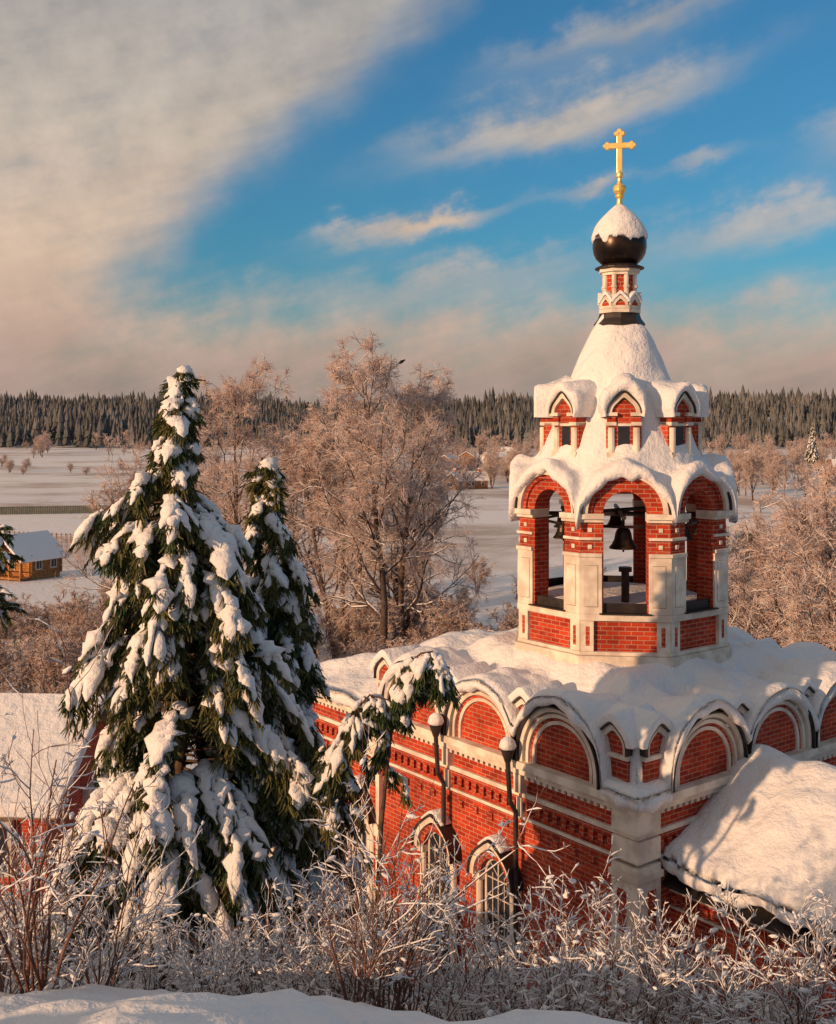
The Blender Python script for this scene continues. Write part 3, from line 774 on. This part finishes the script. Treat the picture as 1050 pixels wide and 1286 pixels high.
# ------------------------------------------------------------ foreground bushes
def bush(Hh,seed,n0=14,spread=.38,tw=.0040,n1=6,n2=4,sn=1.):
    global rng; rng=np.random.default_rng(seed)
    az=rng.random(n0)*6.28; st=np.stack([np.cos(az)*.12*rng.random(n0),np.sin(az)*.12*rng.random(n0),np.full(n0,-.15)],-1)
    dd=np.stack([np.cos(az)*spread*rng.random(n0)*1.3,np.sin(az)*spread*rng.random(n0)*1.3,np.ones(n0)],-1)
    ln=Hh*(.55+.5*rng.random(n0)); r=np.full(n0,.0095)*Hh/1.8*(.7+.6*rng.random(n0))
    P0=grow(st,dd,ln,9,.10,-.02); R0=taper(r,9,.35); parts=[]
    V,Fc=tubes(P0,R0,5); parts.append((V,Fc,0))
    s,d2,l,r=spawn(P0,R0,n1,.2,.65,.42,ln,.65)
    P1=grow(s,d2,l,6,.15,.04); R1=taper(np.maximum(r,tw),6,.5); V,Fc=tubes(P1,R1,4); parts.append((V,Fc,0))
    s,d2,l,r=spawn(P1,R1,n2,.2,.7,.5,l,.7)
    P2=grow(s,d2,l,4,.17,.02); R2=taper(np.maximum(r*0+tw*.9,tw*.7),4,.6); V,Fc=tubes(P2,R2,3); parts.append((V,Fc,0))
    for P,R,pr,k in ((P0,R0,.85*sn,1.1),(P1,R1,.8*sn,1.4),(P2,R2,.7*sn,1.6)):
        Q,Rs=snowlay(P,R,pr,k,.0035); V,Fc=tubes(Q,Rs,6,jit=.12); parts.append((V,Fc,1))
    allp=np.concatenate([P1[:,1:].reshape(-1,3),P2[:,1:].reshape(-1,3)]); m=rng.random(len(allp))<.045*sn; c=allp[m]
    o=nrm(rng.normal(size=c.shape)*np.array([1,1,.3])); ll=.015+.045*rng.random(len(c))**1.5
    Pc=np.stack([c-o*ll[:,None],c-o*ll[:,None]*.5,c+o*ll[:,None]*.4,c+o*ll[:,None]],1)+np.array([0,0,.006])
    Rc=np.stack([ll*0+.001,ll*.36,ll*.38,ll*0+.001],1); V,Fc=tubes(Pc,Rc,6,jit=.2); parts.append((V,Fc,1))
    return npmesh('snowy_bush',parts,[M_bush,M_snow])
bushes=[bush(1.9,61,12,.35),bush(1.7,62,15,.5,sn=1.1),bush(2.4,63,12,.25,sn=.8,n1=5,n2=3),bush(1.4,64,16,.65,sn=1.25),bush(2.0,65,14,.45)]
def plb(k,u,d,s=1.,rz=None,dz=0):
    x=(u-525)/F*d; place('snowy_bush',bushes[k],(x,d,gz(x,d)+dz),random.random()*6.28 if rz is None else rz,s)
for k,u,d,s in [(2,55,8.8,1.05),(0,120,9.2,.85),(3,10,9.0,.8),(4,-15,9.6,.95),(1,190,10.2,.65),(3,270,10.2,.7),(4,330,10.4,.65),
                (2,480,9.6,.95),(0,430,10.0,.85),(4,520,10.0,.95),(1,590,10.2,.8),(3,380,9.8,.7),(2,450,9.2,.7),
                (3,660,9.8,.95),(1,730,9.6,.9),(3,790,9.6,1.0),(4,850,9.6,.72),(1,910,9.6,.88),(3,960,9.4,.98),(1,1010,9.2,.85),(0,1050,9.5,.75),(4,700,10.4,.85),
                (4,350,12.5,1.0),(3,250,13,.95),(0,120,13,1.05),(2,560,12.5,.9),(3,640,13.,1.3),(1,720,13,1.3),(0,790,13.5,1.1),(3,870,13.,1.35),(4,960,13,1.05),(2,420,13,.95),(1,500,12.5,1.0),(3,1030,12.5,1.3),
                (0,90,17,1.2),(4,20,20,1.3),(1,400,14.5,1.1),(3,600,15.0,1.4),(1,680,15.5,1.45),(2,750,15,1.),(0,20,12,.95),(4,620,11.5,.9),(2,700,11.5,.72),(1,300,11.5,.7),(4,830,11.5,.85)]:
    plb(k,u,d,s)
# ------------------------------------------------------------ houses
def house(name,x,y,z,w_,l_,hw,hr,rz,wallm,snowt=.3,ov=.5,logs=False,winc=2,chim=True):
    e=empty(name,(x,y,z),rz); b=MB(); b.mi=0
    b.box(-w_/2,w_/2,-l_/2,l_/2,-2,hw)
    b.add([(-w_/2,-l_/2,hw),(-w_/2,l_/2,hw),(-w_/2,0,hw+hr),(w_/2,-l_/2,hw),(w_/2,l_/2,hw),(w_/2,0,hw+hr)],[(0,1,2),(3,5,4),(0,3,4,1),(0,2,5,3),(1,4,5,2)])
    if logs:
        k=0
        while k*.26<hw:
            for sy in (-1,1): b.tube((-w_/2-.3,sy*l_/2,k*.26+.13),(w_/2+.3,sy*l_/2,k*.26+.13),.14,n=8)
            for sx in (-1,1): b.tube((sx*w_/2,-l_/2-.3,k*.26+.26),(sx*w_/2,l_/2+.3,k*.26+.26),.14,n=8)
            k+=1
    b.obj('walls',[wallm],e)
    g=MB()
    for i in range(winc):
        xx=-w_/2+w_*(i+.5)/winc
        g.mi=1; g.box(xx-.55,xx+.55,-l_/2-.2,-l_/2+.1,hw*.3,hw*.85); g.mi=0; g.box(xx-.4,xx+.4,-l_/2-.23,-l_/2,hw*.36,hw*.79)
        g.mi=1; g.box(xx-.03,xx+.03,-l_/2-.25,-l_/2,hw*.36,hw*.79)
    for sx in (-1,1):
        g.mi=1; g.box(*sorted((sx*(w_/2-.05),sx*(w_/2+.2))),-.5,.5,hw*.3,hw*.85); g.mi=0; g.box(*sorted((sx*(w_/2),sx*(w_/2+.23))),-.38,.38,hw*.36,hw*.79)
    g.obj('windows',[M_glass,M_win],e)
    if logs:
        v_=MB(); 
        for yy in (-l_/2,-l_/6,l_/6,l_/2): v_.box(-w_/2-1.7,-w_/2-1.5,yy-.1,yy+.1,-1,hw+.2)
        v_.box(-w_/2-1.8,-w_/2,-l_/2-.1,l_/2+.1,-.3,-.05); v_.box(-w_/2-1.68,-w_/2-1.55,-l_/2,l_/2,.85,.97); v_.box(-w_/2-1.75,-w_/2-1.45,-l_/2-.3,l_/2+.3,hw+.2,hw+.4)
        v_.obj('veranda',[wallm],e)
    r=MB()
    sl=hr/(l_/2)
    for t0,t1,mi,o2 in ((0.02,.12,1,0),(.125,.125+snowt,0,.05)):
        r.mi=mi
        ys=l_/2+ov+o2; xs=w_/2+ov+o2; zz=hw-sl*(ov+o2)
        vs=[]
        for xx in (-xs-(1.5 if logs else 0),xs): vs+=[(xx,-ys,zz+t0),(xx,0,hw+hr+t0),(xx,ys,zz+t0),(xx,ys,zz+t1),(xx,0,hw+hr+t1),(xx,-ys,zz+t1)]
        r.add(vs,[(0,1,4,5),(1,2,3,4),(6,11,10,7),(7,10,9,8),(0,6,7,1),(1,7,8,2),(2,8,9,3),(3,9,10,4),(4,10,11,5),(5,11,6,0)])
    r.obj('roof',[M_snow,M_wood],e,bevel=.12 if snowt>.2 else 0)
    if chim:
        ch=MB(); ch.box(w_*.15,w_*.15+.6,-.3,.3,hw,hw+hr+1.0); ch.mi=1; ch.box(w_*.15-.05,w_*.15+.65,-.35,.35,hw+hr+1.0,hw+hr+1.3); ch.obj('chimney',[M_brick,M_snow],e)
    return e
x=(36-525)/F*145; house('log_cabin',x,145,gz(x,145)+.6,5.0,6.0,2.4,2.4,math.radians(62),M_log,.35,.7,True,2,False)
for u,d,w_,c,rr in ((570,335,6.5,M_wood,1.3),(597,340,6.5,M_log,.3),(563,500,10,M_wood,1.2),(622,540,11,M_white,.4),(640,640,10,M_wood,-.4),(586,560,10,M_log,1.5),(552,650,10,M_wood,.2),(1040,520,14,M_log,.2),(1065,430,11,M_brick,-.3),(945,560,12,M_wood,.9)):
    x=(u-525)/F*d; house('village_house',x,d,gz(x,d),w_,w_*.7,2.8,2.2,rr,c,.3,.4)
house('low_brick_building',-16.6,36.0,-14,12.2,6.6,2.9,1.9,math.radians(-4),M_brick,.4,.5,False,4,False)
def fence(name,p0,p1,hh,step,m,rails=2,pw=.12):
    e=empty(name,(p0[0],p0[1],0)); b=MB(); p0=Vector(p0);p1=Vector(p1); Ld=(p1-p0).length; n=int(Ld/step)
    for i in range(n+1):
        p=p0.lerp(p1,i/n)-p0; z=gz(p.x+p0.x,p.y+p0.y); b.box(p.x-pw/2,p.x+pw/2,p.y-.04,p.y+.04,z-.3,z+hh)
    for k in range(rails):
        for i in range(n):
            a=p0.lerp(p1,i/n);c=p0.lerp(p1,(i+1)/n); zz=hh*(.3+.55*k/max(1,rails-1))
            b.tube((a.x-p0.x,a.y-p0.y+.06,gz(a.x,a.y)+zz),(c.x-p0.x,c.y-p0.y+.06,gz(c.x,c.y)+zz),.05,n=4)
    b.obj('pickets',[m],e)
fence('picket_fence',(-110,238),(-62,244),1.7,.45,M_fence,2,.40)
fence('wooden_fence',(-51,172),(-30,176),1.6,.8,M_wood,3,.2)
fence('wooden_fence',(-75,190),(-48,182),1.6,.9,M_wood,3,.2)
# ------------------------------------------------------------ bird on tree top
bt=bpy.data.objects['bare_tree']; Mw=Matrix.Translation(bt.location)@Matrix.Rotation(1.0,4,'Z')@Matrix.Scale(.95,4)
best=None
for t in tipA:
    p=Mw@Vector(t); u=525+F*p.x/p.y; v=HV-F*p.z/p.y; sc=abs(u-527)+abs(v-456)*.8
    if best is None or sc<best[0]: best=(sc,p)
p=best[1]
bd=MB(); bd.M=Matrix.Translation((0,0,.14))@Matrix.Rotation(math.radians(60),4,'Y')
bd.lathe([(.01,-.22),(.06,-.17),(.10,-.06),(.11,.04),(.085,.13),(.06,.17),(.065,.21),(.055,.26),(.02,.29),(.004,.35)],12)
bd.add([(x,y,z) for x in(-.02,.03) for y in(-.05,.05) for z in(-.42,-.14)],BF)
bd.M=Matrix.Identity(4); bd.tube((0,.03,0),(0,.03,.1),.01,n=4); bd.tube((0,-.03,0),(0,-.03,.1),.01,n=4)
o=bd.obj('crow',[M_bell],None,smooth=True); o.location=p
# ------------------------------------------------------------ light + sky
sd=Vector((-.78,-.625,0)).normalized(); EL=math.radians(14)
D=Vector((sd.x*math.cos(EL),sd.y*math.cos(EL),math.sin(EL)))
sl=bpy.data.lights.new('sun','SUN'); sl.energy=4.4; sl.angle=math.radians(.6); sl.color=(1,.61,.34)
so=bpy.data.objects.new('sun',sl); link(so); so.rotation_euler=D.to_track_quat('Z','Y').to_euler(); so.location=(-20,-20,30)
W=bpy.data.worlds.new('World'); S.world=W; W.use_nodes=True; nt=W.node_tree; bg=nt.nodes['Background']
sky=N(nt,'ShaderNodeTexSky'); sky.sky_type='NISHITA'; sky.sun_disc=False; sky.sun_elevation=EL
sky.sun_rotation=math.atan2(D.x,D.y); sky.air_density=1.2; sky.dust_density=1.2; sky.ozone_density=2.5
bg.inputs['Strength'].default_value=.1
class E:
    def __init__(s,x): s.x=x
    def op(s,o,b=None,c=None):
        n=nt.nodes.new('ShaderNodeMath'); n.operation=o
        for i,v in enumerate((s,b,c)):
            if v is None: continue
            if isinstance(v,E): v=v.x
            if isinstance(v,bpy.types.NodeSocket): L(nt,v,n.inputs[i])
            else: n.inputs[i].default_value=v
        return E(n.outputs[0])
    def __add__(s,b): return s.op('ADD',b)
    def __sub__(s,b): return s.op('SUBTRACT',b)
    def __mul__(s,b): return s.op('MULTIPLY',b)
    def __truediv__(s,b): return s.op('DIVIDE',b)
    __radd__=__add__; __rmul__=__mul__
tc=N(nt,'ShaderNodeTexCoord'); sp=N(nt,'ShaderNodeSeparateXYZ'); L(nt,tc.outputs['Generated'],sp.inputs[0])
dx,dy,dz=[E(o) for o in sp.outputs]
az=dx.op('ARCTAN2',dy); el=dz.op('ARCSINE')
X0=az*14.0+5.25; Y0=el*-14.3+5.3
cmb=N(nt,'ShaderNodeCombineXYZ')
L(nt,(X0*.17+Y0*.10).x,cmb.inputs[0]); L(nt,(Y0*.62+X0*.17).x,cmb.inputs[1])
nA=E(noise(nt,1.6,5,cmb.outputs[0],.6)); nB=E(noise(nt,4.5,5,cmb.outputs[0],.6))
cm2=N(nt,'ShaderNodeCombineXYZ'); L(nt,X0.x,cm2.inputs[0]); L(nt,Y0.x,cm2.inputs[1])
nC=E(noise(nt,.55,4,cm2.outputs[0],.55)); nD=E(noise(nt,1.7,5,cm2.outputs[0],.6))
Xw=X0+(nC-.5)*2.0; Yw=Y0+(nA-.5)*1.1+(nD-.5)*.6
def sst(e,a,b): return E(maprange(nt,e.x,a,b))
def gauss(cx,cy,slope,lx,ly,amp):
    c=math.cos(math.atan(slope)); s_=math.sin(math.atan(slope))
    xx=Xw-cx; yy=Yw-cy
    a=(xx*c+yy*s_)*(1/lx); b=(yy*c-xx*s_)*(1/ly)
    return (a*a+b*b).op('MULTIPLY',-1.).op('EXPONENT')*amp
left=sst(Xw+Yw*1.25,6.9,4.4)
low=sst(Yw,2.9,4.7)
cov=left*.95+low*.85+sst(el,.42,.9)*.6  # last term: unseen cloud overhead, added to warm the sky fill
for g in ((7.3,1.40,-.28,2.3,.36,.85),(8.0,.35,-.33,2.0,.30,.65),(5.3,2.80,-.22,1.1,.19,.9),(9.8,2.75,-.18,1.9,.32,.6),(8.6,2.15,-.15,.7,.15,.45),(7.3,2.35,-.3,.45,.16,.55),(6.0,3.4,-.1,1.8,.25,.3),(10.6,1.9,-.3,.9,.3,.4)):
    cov=cov+gauss(*g)
cov=cov*(nB*.6+nD*.5+.45)+(nA-.5)*.25
covs=sst(cov,.06,1.0)
ramp=N(nt,'ShaderNodeValToRGB'); cr_=ramp.color_ramp
L(nt,(Yw*(1/5.6)).op('MINIMUM',1.).x,ramp.inputs[0])
def s2l(c): return tuple(((v/255+.055)/1.055)**2.4 for v in c)
stops=[(0,(170,166,163)),(.3,(194,181,168)),(.55,(214,188,166)),(.72,(200,171,153)),(.88,(170,147,137)),(1,(182,156,142))]
cr_.elements[0].position=0; cr_.elements[0].color=(*s2l(stops[0][1]),1)
cr_.elements[1].position=1; cr_.elements[1].color=(*s2l(stops[-1][1]),1)
for p_,c in stops[1:-1]:
    q=cr_.elements.new(p_); q.color=(*s2l(c),1)
sc=N(nt,'ShaderNodeVectorMath',operation='SCALE'); L(nt,ramp.outputs[0],sc.inputs[0]); L(nt,((nC*.5+nB*.2+nD*.45+.43)*10.).x,sc.inputs['Scale'])
tint=N(nt,'ShaderNodeMix'); tint.data_type='RGBA'; tint.blend_type='MULTIPLY'; tint.inputs[0].default_value=1; L(nt,sky.outputs[0],tint.inputs[6]); tint.inputs[7].default_value=(.32,.80,1.08,1)
fin=mixc(nt,covs.x,tint.outputs[2],sc.outputs[0])
L(nt,fin,bg.inputs['Color'])
